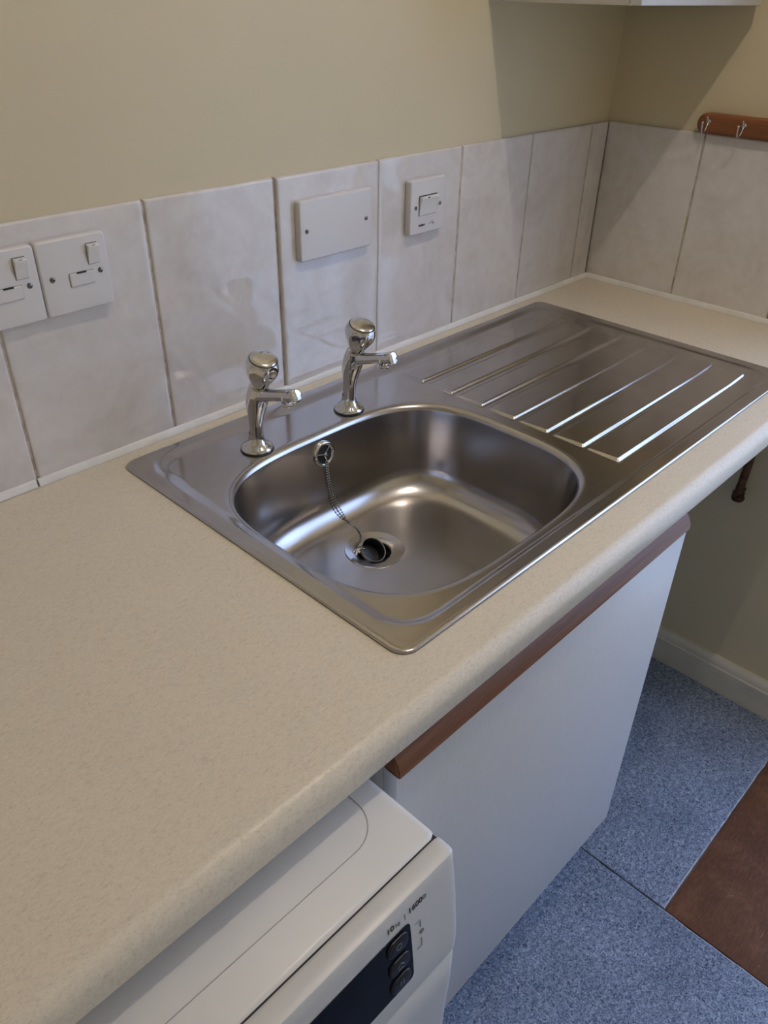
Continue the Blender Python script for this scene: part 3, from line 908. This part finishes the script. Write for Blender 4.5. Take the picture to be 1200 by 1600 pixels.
# lower front
bm = bmesh.new()
fp = [(-.661, -.2000), (-.6985, -.2000), (-.7012, -.2040), (-.7018, -.2420), (-.7000, -.3000), (-.6980, -.4200), (-.6975, -.8100), (-.6940, -.8700), (-.661, -.8700)]
RR = []
for x, ins in ((mx0, .012), (mx0+.002, .005), (mx0+.007, .001), (mx0+.014, 0), (mx1-.014, 0), (mx1-.007, .001), (mx1-.002, .005), (mx1, .012)):
    RR.append([(x, y + (ins if y < -.68 else 0), W+z) for y, z in fp])
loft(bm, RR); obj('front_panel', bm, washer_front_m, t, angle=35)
# porthole
pcx, pcz = (mx0+mx1)/2, .43
bm = bmesh.new(); lathe(bm, [(.215, 0), (.213, .014), (.195, .026), (.165, .028), (.150, .018)], (pcx, -.698, pcz), (0, -1, 0), 64, cap0=False, cap1=False)
pd_ = obj('porthole_door', bm, plastic('porthole_ring', (.45, .46, .47), .25), t, angle=50)
bm = bmesh.new(); lathe(bm, [(.152, .018), (.120, .010), (.06, .004), (.0001, .002)], (pcx, -.698, pcz), (0, -1, 0), 48, cap0=False, cap1=False)
obj('porthole_glass', bm, glass_black, pd_, angle=60)
# display and buttons on the fascia
dx1 = -1.3345; dxl = -1.6200; dzt_, dzb_ = -.0875, -.1640
bm = bmesh.new()
outl = rrect((dx1+dxl)/2, (dzt_+dzb_)/2, (dx1-dxl)/2, (dzt_-dzb_)/2, .0050, 5)
NS = 14
V = {}
xs_ = [dxl, dxl+.002, dxl+.005] + [dxl+.005+(dx1-dxl-.010)*k/10 for k in range(1, 10)] + [dx1-.005, dx1-.002, dx1]
for i, x in enumerate(xs_):
    e = min(x-dxl, dx1-x); cut = 0 if e >= .005 else .005-math.sqrt(max(0, .005**2-(.005-e)**2))
    for j in range(NS+1):
        z = dzt_-cut - (dzt_-dzb_-2*cut)*j/NS
        V[i, j] = bm.verts.new((x, fy(z)-.0006, W+z))
for i in range(len(xs_)-1):
    for j in range(NS): bm.faces.new((V[i, j], V[i+1, j], V[i+1, j+1], V[i, j+1]))
bmesh.ops.solidify(bm, geom=bm.faces[:], thickness=.0010)
disp = obj('display_window', bm, glass_black, fas, angle=40)
def fmat(x, z, extra=.0012):
    """frame on the fascia surface at (x, z): local x right, y up, z out"""
    y = fy(z); dyv = (fy(z-.004)-fy(z+.004))/.008
    upv = Vector((0, -(-dyv), 1)).normalized(); upv = Vector((0, -dyv, 1)).normalized()
    X = Vector((1, 0, 0)); Zv = X.cross(upv).normalized()
    M = Matrix((X, upv, Zv)).transposed().to_4x4()
    return Matrix.Translation(Vector((x, y, W+z)) + Zv*extra) @ M
for k, (bzv) in enumerate((-.1005, -.1255, -.1500)):
    bm = bmesh.new(); tb = bmesh.new()
    rings = []
    for ins, h in ((0, 0), (0, .0010), (.0006, .0016), (.002, .0019)):
        rings.append([(px, pz, h) for px, pz in rrect(0, 0, (.0122-ins), (.0088-ins), .0068-ins*.6, 6)])
    loft(tb, rings); add(bm, tb, fmat(dx1-.0165, bzv, .0008))
    bt = obj('button', bm, button_m, t, angle=50)
    bm = bmesh.new(); M = fmat(dx1-.0165, bzv, .0029)
    if k == 0:
        tb = bmesh.new(); lathe(tb, [(.0034, 0), (.0034, .0002), (.0026, .0002), (.0026, 0)], (0, 0, 0), n=20, cap0=False, cap1=False); add(bm, tb, M)
    elif k == 1:
        tb = bmesh.new(); tube(tb, [(-.004, -.001, 0), (0, .003, 0), (.004, -.001, 0)], .0004, 6); tube(tb, [(-.003, -.004, 0), (.003, -.004, 0)], .0004, 6); add(bm, tb, M)
    else:
        tb = bmesh.new(); box(tb, -.0022, -.0010, -.003, .003, 0, .0002); box(tb, .0010, .0022, -.003, .003, 0, .0002); add(bm, tb, M)
    obj('icon', bm, icon_m, bt, smooth=False)
bm = bmesh.new()
text_mesh(bm, '10', .0086, fmat(-1.3600, -.0800, .0003), bold=.00012)
text_mesh(bm, '1600', .0086, fmat(-1.3345, -.0800, .0003), bold=.00012)
obj('panel_lettering', bm, ink, fas, smooth=False)
bm = bmesh.new()
text_mesh(bm, 'kg', .0060, fmat(-1.3500, -.0800, .0003))
text_mesh(bm, '|', .0070, fmat(-1.3395, -.0800, .0003))
lathe_bm = bmesh.new(); lathe(lathe_bm, [(.0024, 0), (.0024, .0002), (.0014, .0002), (.0014, 0)], (0, 0, 0), n=16, cap0=False, cap1=False)
add(bm, lathe_bm, fmat(-1.3150, -.0775, .0003))
for pts in ([(-.006, .016), (0, .016), (0, .007)], [(-.006, -.018), (0, -.018), (0, -.008)]):
    tb = bmesh.new(); tube(tb, [(a, b, 0) for a, b in pts], .0003, 6); add(bm, tb, fmat(-1.3225, -.1150, .0003))
tb = bmesh.new(); lathe(tb, [(.0026, 0), (.0026, .0002), (.0001, .0002)], (0, 0, 0), n=16, cap0=False, cap1=False); add(bm, tb, fmat(-1.3215, -.1150, .0003))
obj('panel_symbols', bm, ink_grey, fas, smooth=False)

t.location = Vector(t.location) + Vector((.0075, .0058, -.0145))

# ------------------------------------------------------------------ pipe stub below the worktop
pxx, pyy = -.0200, -.4640
t = thing('pipe_stub', 'dark brown pipe end with a knobbly fitting under the worktop corner', 'pipe', (pxx, pyy, W-.378))
bm = bmesh.new(); tube(bm, [(pxx, pyy-.006, W-.040), (pxx, pyy, W-.345)], .0085, 20); obj('pipe', bm, oldpipe, t)
bm = bmesh.new()
lathe(bm, [(.0090, .040), (.0098, .038), (.0098, .026), (.0125, .024), (.0130, .010), (.0110, .004), (.0060, .0005), (.0001, 0)], (pxx, pyy, W-.382), n=12, cap1=False)
tube(bm, [(pxx, pyy, W-.366), (pxx-.011, pyy-.010, W-.368)], [.0105, .0095], 12)
tube(bm, [(pxx, pyy, W-.363), (.0069, pyy, W-.363)], .0055, 10)
obj('fitting', bm, oldpipe, t, angle=30)

# ------------------------------------------------------------------ floor coverings
CX, CY = -.6205, -.7300
def carpet(x0, x1, y0, y1, name, cut=None, seed=1):
    """flat carpet sheet, slightly wavy cut edges, optional notch (x>cx and y<cy removed)"""
    rnd = random.Random(seed)
    if cut:
        cx, cy = cut
        pts = [(x0, y0), (cx, y0), (cx, cy), (x1, cy), (x1, y1), (x0, y1)]
    else: pts = [(x0, y0), (x1, y0), (x1, y1), (x0, y1)]
    out = []
    for i, (ax, ay) in enumerate(pts):
        bx, by = pts[(i+1) % len(pts)]
        L = math.hypot(bx-ax, by-ay); n = max(2, int(L/.015))
        for k in range(n):
            t = k/n; x, y = ax+(bx-ax)*t, ay+(by-ay)*t
            q = .0016*noise.noise(Vector((x*30, y*30, seed)))
            if abs(bx-ax) > abs(by-ay): y += q
            else: x += q
            out.append((x, y))
    def ins(i, d):
        a, b, p = out[i-1], out[(i+1) % len(out)], out[i]
        tx, ty = b[0]-a[0], b[1]-a[1]; L_ = math.hypot(tx, ty) or 1
        return (p[0]-ty/L_*d, p[1]+tx/L_*d, -.0002)
    bm = bmesh.new()
    R = loft(bm, [[(x, y, -.0058) for x, y in out], [(x, y, -.0012) for x, y in out], [ins(i, .0022) for i in range(len(out))]], cap0=False, cap1=False)
    bm.faces.new(R[-1])
    for f in bm.faces:
        if len(f.verts) == 4 and (f.calc_center_median().y < CY+.006): f.material_index = 1
    bm.normal_update()
    return obj(name, bm, [carpet_m, fringe_m], smooth=False)
c = carpet(CX+.0024, -.0125, CY, .0065, 'carpet_piece', seed=3)
tag(c, 'blue grey flecked carpet piece running up to the right skirting board', 'carpet', None)
c = carpet(XL+.002, CX-.0012, YF+.002, .0065, 'carpet_piece', seed=9)
tag(c, 'blue grey flecked carpet piece in front of the cupboard door and washing machine', 'carpet', None)
bm = bmesh.new()
box(bm, CX+.0025, .019, YF+.005, CY-.0035, -.0058, -.0030, .0008)
m_ = obj('floor_mat', bm, mat_m); tag(m_, 'dark brown mottled mat set beside the blue carpet edge', 'mat')
# a few pale hairs and crumbs on the mat
bm = bmesh.new(); rnd = random.Random(11)
for k in range(34):
    x = rnd.uniform(CX+.02, CX+.42); y = rnd.uniform(CY-.26, CY-.02); a = rnd.uniform(0, 6.28); L = rnd.choice([.002, .003, .004, .008, .014])
    c_ = rnd.uniform(-.5, .5)*L
    pts = smooth_path([(x, y, -.0027), (x+L*.5*math.cos(a)-c_*math.sin(a)*.5, y+L*.5*math.sin(a)+c_*math.cos(a)*.5, -.0022), (x+L*math.cos(a), y+L*math.sin(a), -.0027)], 4)
    tube(bm, pts, .00035, 5)
lint = obj('mat_lint', bm, plastic('pale_lint', (.35, .30, .26), .9)); tag(lint, 'pale hairs and crumbs scattered over the brown mat', 'lint'); lint['kind'] = 'stuff'

# ------------------------------------------------------------------ ceiling lamp (above the picture)
lx, ly, lz = LAMP_POS
t = thing('ceiling_light', 'bare round ceiling bulb in a white holder above the worktop', 'ceiling light', (lx, ly, HC))
bm = bmesh.new(); lathe(bm, [(.045, 0), (.045, -.006), (.022, -.018), (.020, -.045), (.016, -.050)], (lx, ly, HC), n=32); obj('lamp_holder', bm, frame_m, t)
bm = bmesh.new(); bmesh.ops.create_uvsphere(bm, u_segments=24, v_segments=16, radius=.011); bmesh.ops.translate(bm, verts=bm.verts, vec=(lx, ly, lz-.0))
obj('bulb', bm, bulb_m, t)
